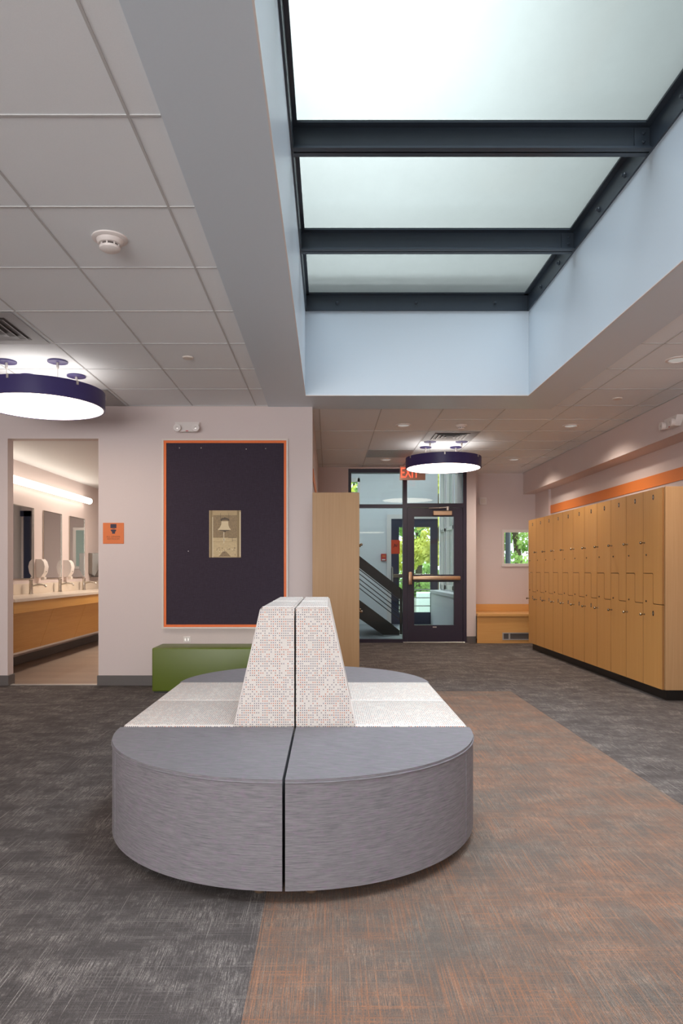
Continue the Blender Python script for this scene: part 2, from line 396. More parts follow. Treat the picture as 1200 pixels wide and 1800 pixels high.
# plaster ring and shaft under the roof light
XI0, XI1, YI0, YI1 = -.21, 1.82, .26, 6.27
XO0, XO1, YO0, YO1 = -.585, 2.195, -.11, 6.80
r_ = MB(); zs = CE-.012
r_.box(XO0, XI0, YO0, YO1, zs, CE+.09).box(XI1, XO1, YO0, YO1, zs, CE+.09).box(XI0, XI1, YI1, YO1, zs, CE+.09).box(XI0, XI1, YO0, YI0, zs, CE+.09)
struct(r_.build('ceiling_surround', M['shaft']))
s_ = MB(); za, zb = CE+.09, 3.70
s_.box(XI0-.1, XI0, YI0-.1, YI1+.1, za, zb).box(XI1, XI1+.1, YI0-.1, YI1+.1, za, zb).box(XI0, XI1, YI1, YI1+.1, za, zb).box(XI0, XI1, YI0-.1, YI0, za, zb)
struct(s_.build('wall_shaft', M['shaft']))
tr = MB(); e = .0035
tr.box(XI0-e, XI0+e, YI0, YI1, zs-e, zs+e).box(XI1-e, XI1+e, YI0, YI1, zs-e, zs+e).box(XI0, XI1, YI1-e, YI1+e, zs-e, zs+e)
struct(tr.build('trim_1', M['white']))

# roof light: steel frame, beams, panes
sk = struct(empty('window_1', (0,0,0)))
ZF = 3.479
f = MB(); FT = 3.63
f.box(XI0, XI0+.012, YI0, YI1, ZF, FT).box(XI1-.012, XI1, YI0, YI1, ZF, FT).box(XI0, XI1, YI1-.012, YI1, ZF, FT).box(XI0, XI1, YI0, YI0+.012, ZF, FT)
f.box(XI0, XI0+.035, YI0, YI1, FT-.012, FT).box(XI1-.05, XI1, YI0, YI1, FT-.012, FT).box(XI0, XI1, YI1-.05, YI1, FT-.012, FT).box(XI0, XI1, YI0, YI0+.05, FT-.012, FT)
struct(f.build('steel_frame', M['steel'], sk))
beams = [5.10, 3.89, 2.68, 1.47]
for y in beams:
    b = MB(); b.box(XI0+.013, XI1-.013, y-.0425, y+.0425, ZF, ZF+.011).box(XI0+.013, XI1-.013, y-.005, y+.005, ZF, FT).box(XI0+.013, XI1-.013, y-.05, y+.05, FT-.013, FT)
    b.box(XI1-.10, XI1-.013, y-.013, y-.005, ZF+.02, FT-.02)
    bo = struct(b.build('beam', M['steel'], sk))
    for zz in (ZF+.05, ZF+.10):
        struct(MB().lathe([(.010, 0), (.010, -.008), (.006, -.012)], (XI1-.05, y-.013, zz), 'y', 6).build('bolt', M['steel'], bo))
ys = [YI0]+sorted(beams)+[YI1]
for i in range(5):
    struct(MB().box(XI0+.005, XI1-.005, ys[i]+.006, ys[i+1]-.006, FT+.004, FT+.006).build('pane', M['frosted'], sk))
for x in (.08, .795, 1.51):
    struct(MB().lathe([(.016, 0), (.016, -.008), (.009, -.012), (.009, -.02), (0.001, -.021)], (x, YI1-.012, ZF+.07), 'y', 6).build('bolt', M['steel'], sk))
for y in (.8, 1.9, 2.4, 3.1, 3.5, 4.2, 4.6, 5.4, 5.85):
    struct(MB().lathe([(.016, 0), (.016, -.008), (.009, -.012), (.009, -.024), (0.001, -.025)], (XI1-.012, y, ZF+.05), 'x', 6).build('bolt', M['steel'], sk))
# roof deck that keeps daylight to the opening
struct(MB().box(-5, XI0-.1, -4, 14.5, 3.75, 3.85).box(XI1+.1, 3.6, -4, 11.5, 3.75, 3.85).box(XI0-.1, XI1+.1, YI1+.1, 14.5, 3.75, 3.85).box(XI0-.1, XI1+.1, -4, YI0-.1, 3.75, 3.85).build('roof', M['white_wall']))

# walls
w = MB(); w.box(-5, -3.12, 6.71, 6.83, 0, CE).box(-3.12, -2.237, 6.71, 6.83, 2.404, CE).box(-2.237, -.155, 6.71, 6.83, 0, CE)
struct(w.build('wall_left', M['wall']))
struct(MB().box(-.275, -.155, 6.83, 10.85, 0, CE).build('wall_left', M['wall']))
w = MB(); w.box(-.155, .309, 10.70, 10.82, 0, CE).box(2.145, 2.29, 10.70, 11.37, 0, CE).box(.309, 2.145, 10.70, 10.82, 2.70, CE)
struct(w.build('wall_back', M['wall']))
w = MB(); WX0, WX1, WZ0, WZ1 = 2.861, 3.34, 1.186, 1.796
w.box(2.145, WX0, 11.37, 11.49, 0, CE).box(WX1, 3.6, 11.37, 11.49, 0, CE).box(WX0, WX1, 11.37, 11.49, 0, WZ0).box(WX0, WX1, 11.37, 11.49, WZ1, CE)
struct(w.build('wall_back', M['wall']))
struct(MB().box(3.45, 3.6, -4, 10.69, 0, CE).box(3.41, 3.6, 10.69, 11.37, 0, CE).build('wall_right', M['wall']))
struct(MB().box(3.21, 3.45, -4, 11.37, 2.38, CE).build('wall_bulkhead', M['wall']))
struct(MB().box(3.442, 3.45, -4, 10.69, 2.005, 2.131).build('trim_2', M['orange_paint']))
struct(MB().box(-.155, -.148, 6.83, 10.69, 2.005, 2.131).build('trim_3', M['orange_paint']))
struct(MB().box(-5.12, -5, -4, 6.83, 0, CE).build('wall_side', M['wall']))
struct(MB().box(-5, -4.3, -4.12, -4, 0, CE).box(3.3, 3.6, -4.12, -4, 0, CE).box(.3, 3.3, -4.12, -4, 0, CE).box(-4.3, .3, -4.12, -4, 0, .3).box(-4.3, .3, -4.12, -4, 2.6, CE).build('wall_front', M['wall']))
fw = struct(empty('added_fill_window', (0,0,0))); b = MB()  # unseen window, added to go with the fill light behind the camera
for x in (-4.3, -2.8, -1.3, .25): b.box(x, x+.05, -4.1, -4.03, .3, 2.6)
struct(b.box(-4.3, .3, -4.1, -4.03, .3, .36).box(-4.3, .3, -4.1, -4.03, 2.54, 2.6).build('window_frame', M['frame'], fw))
# restroom shell
w = MB(); w.box(-3.85, -3.70, 6.83, 12.5, 0, 2.5).build
struct(w.build('wall_restroom', M['wall']))
struct(MB().box(-3.85, -.28, 12.5, 12.62, 0, 2.5).build('wall_restroom', M['wall']))
struct(MB().box(-1.35, -1.25, 6.83, 12.5, 0, 2.5).build('wall_restroom', M['wall']))
struct(MB().box(-3.85, -.28, 6.83, 12.62, 2.43, 2.50).build('ceiling', M['white_wall']))
# vestibule shell
w = MB(); VY = 14.40; DX0, DX1, DZ = 1.31, 2.285, 2.20
w.box(-1.7, .10, VY, VY+.12, 0, 3.75).box(.10, .66, VY, VY+.12, 0, 1.2).box(.10, .66, VY, VY+.12, 3.05, 3.75).box(.66, DX0, VY, VY+.12, 0, 3.75).box(DX0, DX1, VY, VY+.12, DZ, 3.75)
struct(w.build('wall_vestibule', M['white_wall']))
w = MB(); RX = 2.33
w.box(RX, RX+.12, 11.49, VY+.12, 0, .75).box(RX, RX+.12, 11.49, VY+.12, 3.2, 3.75)
for a, b in ((11.49, 11.8), (12.62, 12.82), (13.55, 13.72), (14.25, 14.52)): w.box(RX, RX+.12, a, b, .75, 3.2)
struct(w.build('wall_vestibule', M['white_wall']))
struct(MB().box(-1.82, -1.7, 10.82, VY+.12, 0, 3.75).box(-1.7, 2.33, 10.82, 10.86, CE, 3.75).box(2.2, 2.33, 10.86, 11.6, CE+.07, 3.75).build('wall_vestibule', M['white_wall']))

# baseboards
def bb(name, x0, x1, y0, y1): return struct(MB().box(x0, x1, y0, y1, 0, .10, .003, 1).build(name, M['rubber']))
bb('baseboard_left', -2.237, -.155, 6.70, 6.712); bb('baseboard_left', -4.99, -3.12, 6.70, 6.712)
bb('baseboard_left', -3.125, -3.108, 6.70, 6.84); bb('baseboard_left', -2.248, -2.232, 6.70, 6.84)
bb('baseboard_back', 2.145, 2.29, 10.689, 10.702); bb('baseboard_right', 3.44, 3.452, -3.9, 5.9)
bb('baseboard_restroom', -3.70, -3.688, 6.85, 12.4)
struct(MB().box(-3.12, -2.237, 6.74, 6.80, 0, .006).build('trim_4', M['alu']))

# windows: small one in the alcove
wd = struct(empty('window_2', (0,0,0)))
b = MB(); q = .035; y0, y1 = 11.355, 11.42
b.box(WX0, WX1, y0, y1, WZ1-.045, WZ1).box(WX0-.01, WX1, 11.34, y1, WZ0, WZ0+.05, .004).box(WX0, WX0+q, y0, y1, WZ0+.05, WZ1-.045).box(WX1-q, WX1, y0, y1, WZ0+.05, WZ1-.045)
struct(b.build('window_frame', M['white'], wd)); struct(MB().box(WX0+q, WX1-q, 11.40, 11.406, WZ0+.05, WZ1-.045).build('pane', M['glass'], wd))
# vestibule windows
def win_y(n, ya, yb):
    o = struct(empty(n, (0,0,0))); b = MB(); xa, xb = RX-.02, RX+.06
    for p in ((ya, ya+.06, .75, 3.2), (yb-.06, yb, .75, 3.2), (ya, yb, .75, .83), (ya, yb, 3.12, 3.2), (ya, yb, 1.90, 1.96)): b.box(xa, xb, *p)
    struct(b.build('window_frame', M['white'], o)); struct(MB().box(RX+.03, RX+.035, ya+.06, yb-.06, .83, 3.12).build('pane', M['glass'], o))
win_y('window_3', 11.8, 12.62); win_y('window_4', 12.82, 13.55); win_y('window_5', 13.72, 14.25)
o = struct(empty('window_6', (0,0,0))); b = MB()
for p in ((.10, .15), (.61, .66)): b.box(*p, VY-.02, VY+.05, 1.2, 3.05)
b.box(.10, .66, VY-.02, VY+.05, 2.97, 3.05).box(.10, .66, VY-.02, VY+.05, 1.2, 1.26)
struct(b.build('window_frame', M['white'], o)); struct(MB().box(.15, .61, VY+.02, VY+.025, 1.26, 2.97).build('pane', M['glass'], o))
struct(MB().box(.15, .61, VY-.01, VY+.0, 1.26, 2.76).build('window_shade', M['grille'], o))
struct(MB().box(RX-.22, RX, 11.6, 14.35, .66, .72, .006).box(RX-.20, RX, 11.6, 14.35, .0, .66).build('trim_5', M['white_wall']))
struct(MB().box(1.22, 1.31, VY-.02, VY, 0, 2.20).box(1.22, 2.28, VY-.02, VY, 2.20, 2.29).build('trim_6', M['white']))

# storefront with entrance door (inner)
sf = struct(empty('window_7', (0,0,0))); b = MB(); ya, yb = 10.705, 10.80
b.box(.309, .355, ya, yb, 0, 2.695).box(2.09, 2.145, ya, yb, 0, 2.695).box(1.157, 1.222, ya, yb, 0, 2.695)
b.box(.355, 1.157, ya, yb, 2.64, 2.695).box(1.222, 2.09, ya, yb, 2.64, 2.695).box(.355, 1.157, ya, yb, 2.095, 2.15).box(1.222, 2.09, ya, yb, 2.10, 2.165).box(.355, 1.157, ya, yb, 0, .055)
struct(b.build('mullion_frame', M['frame'], sf))
for p in ((.355, 1.157, .055, 2.095), (.355, 1.157, 2.15, 2.64), (1.222, 2.09, 2.165, 2.64)):
    struct(MB().box(p[0], p[1], 10.75, 10.756, p[2], p[3]).build('pane', M['glass'], sf))
d1 = struct(empty('door_1', (0,0,0))); b = MB(); ya, yb = 10.715, 10.765
X0, X1 = 1.226, 2.086
b.box(X0, 1.333, ya, yb, .012, 2.095).box(1.951, X1, ya, yb, .012, 2.095).box(1.333, 1.951, ya, yb, 1.959, 2.095).box(1.333, 1.951, ya, yb, .943, 1.058).box(1.333, 1.951, ya, yb, .012, .272)
struct(b.build('door_leaf', M['frame'], d1))
struct(MB().box(1.333, 1.951, 10.738, 10.744, 1.058, 1.959).box(1.333, 1.951, 10.738, 10.744, .272, .943).build('pane', M['glass'], d1))
pb = MB(); pb.box(1.30, 2.04, 10.635, 10.70, .972, 1.035, .012); struct(pb.build('push_bar', M['brass'], d1, True))
struct(MB().box(1.235, 1.295, 10.655, 10.715, .90, 1.10, .012).box(2.0, 2.04, 10.69, 10.715, .98, 1.03).build('latch_case', M['brass'], d1, True))
struct(MB().box(1.62, 1.91, 10.65, 10.715, 1.975, 2.045, .006).build('door_closer', M['brass'], d1))
struct(MB().tube([(1.56, 10.70, 2.09), (1.70, 10.60, 2.085), (1.86, 10.66, 2.10)], .009).cyl((1.84, 10.66, 2.05), .02, .06).build('closer_arm', M['alu'], d1))
struct(MB().box(1.62, 1.68, 10.711, 10.716, .235, .25).build('small_label', M['alu'], d1))
struct(MB().box(1.157, 2.12, 10.69, 10.80, 0, .014, .004, 1).build('trim_7', M['alu']))
# outer door
d2 = struct(empty('door_2', (0,0,0))); b = MB(); ya, yb = VY+.01, VY+.07
b.box(DX0, DX0+.165, ya, yb, 0, DZ).box(2.13, DX1, ya, yb, 0, DZ).box(DX0+.165, 2.13, ya, yb, 2.03, DZ).box(DX0+.165, 2.13, ya, yb, 0, .25)
struct(b.build('door_leaf', M['navy'], d2)); struct(MB().box(DX0+.165, 2.13, ya+.03, ya+.035, .25, 2.03).build('pane', M['glass'], d2))
struct(MB().box(1.35, 2.2, VY-.07, VY-.01, .97, 1.05, .01).build('push_bar', M['knob'], d2))
struct(MB().tube([(1.33, VY-.02, 1.2), (1.33, VY-.08, 1.18), (1.33, VY-.08, .86), (1.33, VY-.02, .84)], .014).build('door_handle', M['chrome'], d2, True))
# restroom back door and window seen in the mirrors
struct(MB().box(-3.4, -2.76, 12.47, 12.5, 1.15, 1.9).build('window_frame', M['alu']))
struct(MB().box(-3.34, -2.82, 12.46, 12.475, 1.2, 1.85).build('window_8', plain('pale_teal_frosted', 'a9c6c2', .3)))
struct(MB().box(-2.0, -1.88, 12.44, 12.5, 0, 2.2).box(-2.0, -1.35, 12.44, 12.5, 2.1, 2.2).build('door_3', M['navy']))

# ================================================================== FURNITURE
# --- seating island ---------------------------------------------------------
XC = -.15; H0, H1 = .045, .420; RAD = .775
def feet(parent, pts):
    for x, y in pts: MB().lathe([(.018, 0), (.022, .006), (.022, .014), (.014, .02), (.014, .047)], (x, y, 0), 'z', 16).build('foot', M['brass'], parent, True)
def quarter(name, a0, label):
    # quarter disc with its corner at the origin, spanning angles a0..a0+90
    t = thing(name, (0,0,0), label, 'ottoman', 'slate blue quarter-round ottomans')
    g_ = .005; n = 28
    arc = [(RAD*math.cos(a0+PI/2*k/n), RAD*math.sin(a0+PI/2*k/n)) for k in range(n+1)]
    ca, sa = math.cos(a0), math.sin(a0)
    u = Vector((ca, sa)); v = Vector((-sa, ca)); off = (u+v)*g_
    pts = [(off.x, off.y)]+[(p[0]+off.x*.99, p[1]+off.y*.99) for p in arc]
    MB().prism([(x, y, H0) for x, y in pts], (0, 0, H1-H0), .014, 4).build('cushion_body', M['blue'], t, True)
    ins = [(Vector(p)-off*1).length and p for p in pts]
    # piping round the top edge
    loop = [(x, y, H1-.012) for x, y in pts]
    MB().tube([(x*1.0015, y*1.0015, z) for x, y, z in loop[1:]], .0032, 6).build('piping', M['blue'], t, True)
    for k in (.30, ):
        aa = a0+PI/2*(k if a0 in (PI,) else 1-k) if a0 < 2*PI else a0
        x, y = RAD*math.cos(aa)+off.x, RAD*math.sin(aa)+off.y
        MB().tube([(x, y, H0+.02), (x, y, H1-.02)], .0018, 6).build('seam', M['blue'], t)
    cen = [(.09*ca-.09*sa, .09*sa+.09*ca), (.68*ca-.09*sa, .68*sa+.09*ca), (.09*ca-.68*sa, .09*sa+.68*ca), (.46*ca-.46*sa, .46*sa+.46*ca)]
    feet(t, cen)
    MB().prism([(x*.95+off.x, y*.95+off.y, .028) for x, y in [(0,0)]+[(p[0]*.98, p[1]*.98) for p in arc]], (0, 0, .016)).build('base_board', M['black'], t)
    return t
q = quarter('quarter_round_ottoman', PI, 'slate blue quarter-round ottoman in the foreground, left of the middle seam'); q.location = (XC, 3.09, 0)
q = quarter('quarter_round_ottoman', 1.5*PI, 'slate blue quarter-round ottoman in the foreground, right of the middle seam'); q.location = (XC, 3.09, 0)
FY = 4.31
q = quarter('quarter_round_ottoman', PI/2, 'slate blue quarter-round ottoman at the far left end of the seating, before the green bench'); q.location = (XC, FY, 0)
q = quarter('quarter_round_ottoman', 0, 'slate blue quarter-round ottoman at the far right end of the seating'); q.location = (XC, FY, 0)
def bench(sgn, label, y0, L):
    t = thing('backed_bench_seat', (XC, y0, 0), label, 'bench seat', 'cream patterned seats with tapered backs')
    g_ = .004
    def X(v): return sgn*v
    xs = sorted((X(g_), X(.775)))
    s = MB(); s.box(xs[0], xs[1], g_, L-g_, H0, H1+.006, .016, 4); s.build('seat', M['dots'], t, True)
    bt = [(X(g_), g_, H1), (X(.272), g_, H1), (X(.158), g_, .945), (X(.148), g_, .956), (X(g_+.006), g_, .956), (X(g_), g_, .95)]
    s = MB(); s.prism(bt, (0, L-2*g_, 0), .009, 3); s.build('backrest', M['dots'], t, True)
    MB().tube([(X(.272), g_-.001, H1+.01), (X(.156), g_-.001, .943), (X(.146), g_-.001, .956), (X(.008), g_-.001, .956)], .0028, 6).build('piping', M['white'], t, True)
    feet(t, [(X(.1), .06), (X(.68), .06), (X(.1), L-.06), (X(.68), L-.06)])
    MB().box(*sorted((X(.03), X(.74))), .02, L-.02, .028, .044).build('base_board', M['black'], t)
    return t
bench(-1, 'cream dotted bench seat with tapered back, near left seat of the island', 3.10, .60)
bench(1, 'cream dotted bench seat with tapered back, near right seat of the island', 3.10, .60)
bench(-1, 'cream dotted bench seat, far left of the island beside the green bench', 3.70, .60)
bench(1, 'cream dotted bench seat, far right of the island', 3.70, .60)

# --- green bench ------------------------------------------------------------
t = thing('vinyl_bench', (-1.0, 6.5, 0), 'long olive green vinyl bench under the dark bulletin board', 'bench')
MB().box(-.615, .615, -.19, .19, .012, .412, .014, 4).build('seat_block', M['green'], t, True)
MB().box(-.6, .6, -.175, .175, .0, .012).build('base_board', M['black'], t)

# --- lockers ----------------------------------------------------------------
LP = .36; LZ0, LZ1 = .094, 1.837
def locker(label, lower_plate=True, group='maple lockers along the right wall'):
    # front plane at local x=0 facing -x; runs along +y for LP; body to x=.57
    t = thing('locker', (0,0,0), label, 'locker', group)
    MB().box(.022, .57, .001, LP-.001, LZ0, LZ1-.004).build('body', M['carcass'], t)
    zu, zl, g_ = 1.095, .825, .0032; m = LP*.47; r = .018; y0, y1 = .0032, LP-.0032
    def rnd(cx, cz, a0, a1, n=5): return [(cx+r*math.cos(a0+(a1-a0)*k/n), cz+r*math.sin(a0+(a1-a0)*k/n)) for k in range(n+1)]
    # upper door: near half (small y) drops to zl, far half stops at zu
    up = [(y0, LZ1), (y0, zl+g_)]+[(m-r-g_, zl+g_)]+rnd(m-r-g_, zl+g_+r, -PI/2, 0)[1:]+rnd(m+r-g_, zu-r+g_, PI, PI/2)+[(y1, zu+g_), (y1, LZ1)]
    lo = [(y0, LZ0), (y1, LZ0), (y1, zu-g_)]+rnd(m+r+g_, zu-r-g_, PI/2, PI)+rnd(m-r+g_, zl+r-g_, 0, -PI/2)+[(y0, zl-g_)]
    for name, poly, zk, zlk, zp, plate in (('door', up, 1.372, 1.262, 1.768, True), ('door', lo, .724, .845, .742, lower_plate)):
        dm = MB().prism([(0, a, b) for a, b in poly], (.019, 0, 0))
        for f_ in dm.bm.faces:
            f_.normal_update()
            if abs(f_.normal.x) < .5: f_.material_index = 1        # brown edge banding
        do = dm.build(name, [M['maple'], M['edge_band']], t)
        yk = LP-.045; 
        MB().lathe([(.008, 0), (.006, -.008), (.005, -.022), (.012, -.03), (.0135, -.038), (.009, -.045), (0.001, -.046)], (0, LP-.03, zk), 'x', 14).build('knob', M['knob'], do, True)
        MB().lathe([(.009, 0), (.009, -.004), (.006, -.007), (0.001, -.007)], (0, yk-.02, zlk), 'x', 12).build('lock', M['knob'], do, True)
        if plate:
            p = MB(); pts = [(-.0015, LP*.46+.014*math.cos(a), zp+.024*math.sin(a)) for a in [2*PI*k/18 for k in range(18)]]
            p.prism(pts, (.0015, 0, 0)); pts = [(-.0022, LP*.46+.005*math.cos(a), zp+.011*math.sin(a)) for a in [2*PI*k/12 for k in range(12)]]
            p.mat(1).prism(pts, (.0007, 0, 0)); p.build('number_plate', [M['black'], M['alu']], do)
    return t
words_ = ['nearest', 'second', 'third', 'fourth', 'fifth', 'sixth', 'seventh', 'eighth', 'ninth', 'tenth', 'farthest']
lk = locker('maple two-door locker column, nearest in the row along the right wall'); lk.location = (2.87, 5.93, 0)
lk2 = locker('maple two-door locker column without lower number plate, second from near end of the right row', False); lk2.location = (2.87, 5.93+LP, 0)
for k in range(2, 11):
    if k < 4: copy_thing(lk2, (2.87, 5.93+LP*k, 0), f'maple two-door locker column without lower number plate, {words_[k]} from near end of the right row')
    elif k < 10: copy_thing(lk, (2.87, 5.93+LP*k, 0), f'maple two-door locker column, {words_[k]} from the near end of the right row')
    else: copy_thing(lk, (2.87, 5.93+LP*k, 0), 'maple two-door locker column, farthest in the right row, beside the small window')
tag(MB().box(2.885, 3.44, 5.905, 5.929, LZ0, 1.842, .002, 1).build('end_panel', M['maple_tan']), 'plain tan wood end panel closing the near end of the right locker row', 'panel')
tag(MB().box(2.92, 3.43, 5.96, 9.86, 0, LZ0-.001).build('locker_plinth', M['black']), 'black recessed plinth under the row of lockers on the right', 'plinth')
# left row: faces +x
def left_pos(k): return (.285, 6.63+LP*(k+1), 0)
lb = copy_thing(lk, left_pos(0), 'maple locker column beside the bulletin board wall, hidden behind the tall tan end panel', PI)
lb['group'] = 'maple lockers of the left row'
for ch in [o for o in bpy.data.objects if o.parent == lb and o.name.startswith('body')]:
    ch.data = ch.data.copy()
    for v in ch.data.vertices: v.co.x = min(v.co.x, .425)
for k in range(1, 4):
    copy_thing(lb, left_pos(k), f'maple locker column, {words_[k]} behind the tall tan end panel')
tag(MB().box(-.153, .296, 6.603, 6.627, LZ0*0+.0, 1.868, .002, 1).build('end_panel', M['maple_tan']), 'tall tan wood end panel standing behind the cream seat backs', 'panel')
tag(MB().box(-.14, .23, 6.63, 8.06, 0, LZ0-.001).build('locker_plinth', M['black']), 'black plinth under the left lockers behind the tall tan end panel', 'plinth')

# --- alcove bench -------------------------------------------------------------
t = thing('window_bench', (2.87, 10.95, 0), 'built-in birch bench below the small window, with floor grille', 'bench')
def rel(x): return x-2.87
MB().box(rel(2.292), rel(3.405), 10.60-10.95, 11.365-10.95, .415, .455, .004).build('seat_board', M['birch'], t)
MB().box(rel(2.292), rel(3.405), 11.33-10.95, 11.368-10.95, .455, .57, .003).build('back_board', M['birch'], t)
b = MB(); yf = 10.63-10.95
b.box(rel(2.292), rel(2.69), yf, yf+.02, 0, .415).box(rel(3.15), rel(3.405), yf, yf+.02, 0, .415).box(rel(2.69), rel(3.15), yf, yf+.02, 0, .06).box(rel(2.69), rel(3.15), yf, yf+.02, .155, .415)
b.build('front_panel', M['birch'], t)
v = MB(); v.box(rel(2.68), rel(3.16), yf-.008, yf, .05, .065).box(rel(2.68), rel(3.16), yf-.008, yf, .15, .165).box(rel(2.68), rel(2.70), yf-.008, yf, .065, .15).box(rel(3.14), rel(3.16), yf-.008, yf, .065, .15).box(rel(2.775), rel(2.80), yf-.006, yf, .065, .15)
vo = v.build('floor_grille', M['alu'], t); MB().box(rel(2.70), rel(3.14), yf+.005, yf+.012, .065, .15).build('louvres', M['rubber'], vo)

# --- bulletin board ------------------------------------------------------------
P = 6.71/1212
def bx(px): return (px-577)*P
def bz(py): return 1.12+(1003-py)*P
t = thing('bulletin_board', (0, 6.71, 0), 'tall dark aubergine tack board with orange edging and cream frame', 'bulletin board')
def ringbox(mb, xa, xb, za, zb, w, y0, y1):
    mb.box(xa, xb, y0, y1, zb-w, zb).box(xa, xb, y0, y1, za, za+w).box(xa, xa+w, y0, y1, za+w, zb-w).box(xb-w, xb, y0, y1, za+w, zb-w); return mb
XA, XB, ZA, ZB = bx(285.5), bx(506.5), bz(1105), bz(772)
ringbox(MB(), XA, XB, ZA, ZB, .017, -.03, -.001).build('outer_frame', M['bulletin_frame'], t)
ringbox(MB(), XA+.017, XB-.017, ZA+.017, ZB-.017, .024, -.022, -.001).build('edging', M['orange_edge'], t)
MB().box(XA+.041, XB-.041, -.014, -.001, ZA+.041, ZB-.041).build('tack_panel', M['board'], t)
for px, py in ((316, 788), (354, 788), (433, 790), (467, 789), (331.5, 969)):
    MB().lathe([(.004, 0), (.005, -.004), (.003, -.008), (.0005, -.009)], (bx(px), -.014, bz(py)), 'y', 8).build('push_pin', M['white'], t)
# photograph print
def sepia(n, a, b, s): return plain(n, a, .5, var=.25, bump=0, nscale=s) if b is None else None
PM = [plain('print_border', 'b39a6e', .5, var=.15, nscale=30), plain('print_foliage', '8c744e', .5, var=.5, nscale=90), plain('print_ground', 'c7b083', .5, var=.25, nscale=60),
      plain('print_bell', 'd8c49c', .5, var=.06, nscale=30), plain('print_dark', '4f3c22', .5, var=.2, nscale=60), plain('print_light', 'e6d9b8', .5, var=.08), plain('print_post', '8a7348', .5, var=.15)]
m = MB(); X0, X1, Z0, Z1 = bx(368), bx(423.5), bz(980), bz(897.5)
def pr(u, v): return (X0+(X1-X0)*u, Z0+(Z1-Z0)*v)
def rect(i, u0, v0, u1, v1, lay):
    a, b_ = pr(u0, v0), pr(u1, v1); m.mat(i).box(a[0], b_[0], -.0155-.0002*lay, -.0145, a[1], b_[1])
def poly(i, pts, lay): m.mat(i).prism([(pr(u, v)[0], -.0155-.0002*lay, pr(u, v)[1]) for u, v in pts], (0, .001, 0))
rect(0, 0, 0, 1, 1, 0); rect(1, .12, .42, .88, .95, 1); rect(2, .12, .02, .88, .42, 1)
rect(6, .03, .0, .10, 1, 2); rect(5, .10, .0, .12, .86, 2); rect(6, .88, 0, .95, 1, 2); rect(5, .965, .02, .99, .97, 2)
rect(0, .12, .90, .88, .95, 3); rect(4, .355, .80, .362, .94, 4); rect(4, .61, .80, .617, .94, 4)
poly(4, [(.36,.78),(.40,.78),(.42,.80),(.58,.80),(.60,.78),(.64,.78),(.64,.81),(.57,.84),(.52,.84),(.50,.86),(.46,.84),(.40,.84),(.36,.81)], 5)
poly(3, [(.39,.77),(.60,.77),(.61,.68),(.64,.63),(.68,.60),(.67,.585),(.28,.585),(.28,.60),(.34,.64),(.38,.70)], 6)
poly(4, [(.30,.585),(.66,.585),(.62,.565),(.54,.56),(.52,.54),(.47,.54),(.45,.56),(.34,.57)], 5)
rect(5, .455, .30, .475, .54, 6); rect(5, .44, .36, .50, .40, 6)
rect(4, .60, .415, .86, .422, 3); rect(4, .72, .36, .86, .366, 3); rect(4, .725, .34, .735, .42, 3); rect(0, .12, .33, .88, .34, 3)
poly(1, [(.30,.02),(.36,.06),(.42,.12),(.48,.14),(.54,.12),(.62,.07),(.68,.02)], 3)
for k in range(26):
    rr = random.Random(k); u, v = rr.uniform(.15, .84), rr.uniform(.03, .2)
    rect(rr.choice([4, 5, 1]), u, v, u+.015, v+.02, 4)
o = m.build('photo_print', PM); o.location = (0, 6.71, 0)
tag(o, 'sepia photograph of a hanging bell, pinned in the middle of the board', 'photograph')

# outlet, restroom sign, emergency lights
t = thing('wall_outlet', (bx(328.5), 6.71, bz(1124)), 'white wall outlet just above the green bench', 'outlet')
MB().box(-.036, .036, -.006, -.0005, -.03, .03, .002).build('cover_plate', M['white'], t)
for sx in (-.014, .014): MB().box(sx-.010, sx+.010, -.008, -.006, -.016, .016, .002).build('socket', M['alu'], t)
t = thing('restroom_sign', (bx(199.5), 6.71, bz(937.5)), 'square orange all gender restroom sign beside the doorway', 'sign')
MB().box(-.102, .102, -.006, -.0005, -.102, .102, .002, 1).build('sign_plate', M['sign_orange'], t)
b = MB(); b.box(-.028, .030, -.0075, -.006, .050, .090, .0006, 1).box(-.012, .016, -.0075, -.006, .040, .0445)
b.prism([(-.026, -.0075, .036), (-.026, -.0075, .030), (-.018, -.0075, .018), (-.012, -.0075, .012), (-.012, -.0075, -.004), (.016, -.0075, -.004), (.016, -.0075, .012), (.022, -.0075, .018), (.028, -.0075, .030), (.028, -.0075, .036)], (0, .0015, 0))
b.build('toilet_symbol', M['ink'], t)
text_mesh('ALL GENDER', .023, .0006, M['ink_soft'], 'sign_text', t, (0, -.0065, -.034), sx=1.0)
text_mesh('RESTROOM', .023, .0006, M['ink_soft'], 'sign_text', t, (0, -.0065, -.056), sx=1.0)
def emergency(loc, rz, label):
    t = thing('emergency_light', loc, label, 'emergency light', 'white emergency lights', rz)
    b = MB(); b.prism([(-.12, -.055, .045), (.12, -.055, .045), (.105, -.065, -.02), (.08, -.065, -.05), (-.08, -.065, -.05), (-.105, -.065, -.02)], (0, .064, 0), .008, 3); b.build('housing', M['white'], t, True)
    for s in (-1, 1):
        h = MB(); h.lathe([(.012, .0), (.034, -.012), (.038, -.04), (.036, -.05), (.030, -.05)], (s*.088, -.055, -.02), 'y', 20); ho = h.build('lamp_head', M['white'], t, True)
        MB().lathe([(.030, 0), (.020, -.004), (.0005, -.006)], (s*.088, -.10, -.02), 'y', 16).build('lens', M['alu'], ho, True)
    MB().box(-.012, .012, -.068, -.064, -.047, -.040).build('indicator', M['red'], t)
    return t
emergency((bx(331), 6.709, bz(752)), 0, 'white emergency light on the wall above the bulletin board')
emergency((3.208, 6.36, 2.49), PI/2*-1, 'white emergency light on the bulkhead above the right lockers')

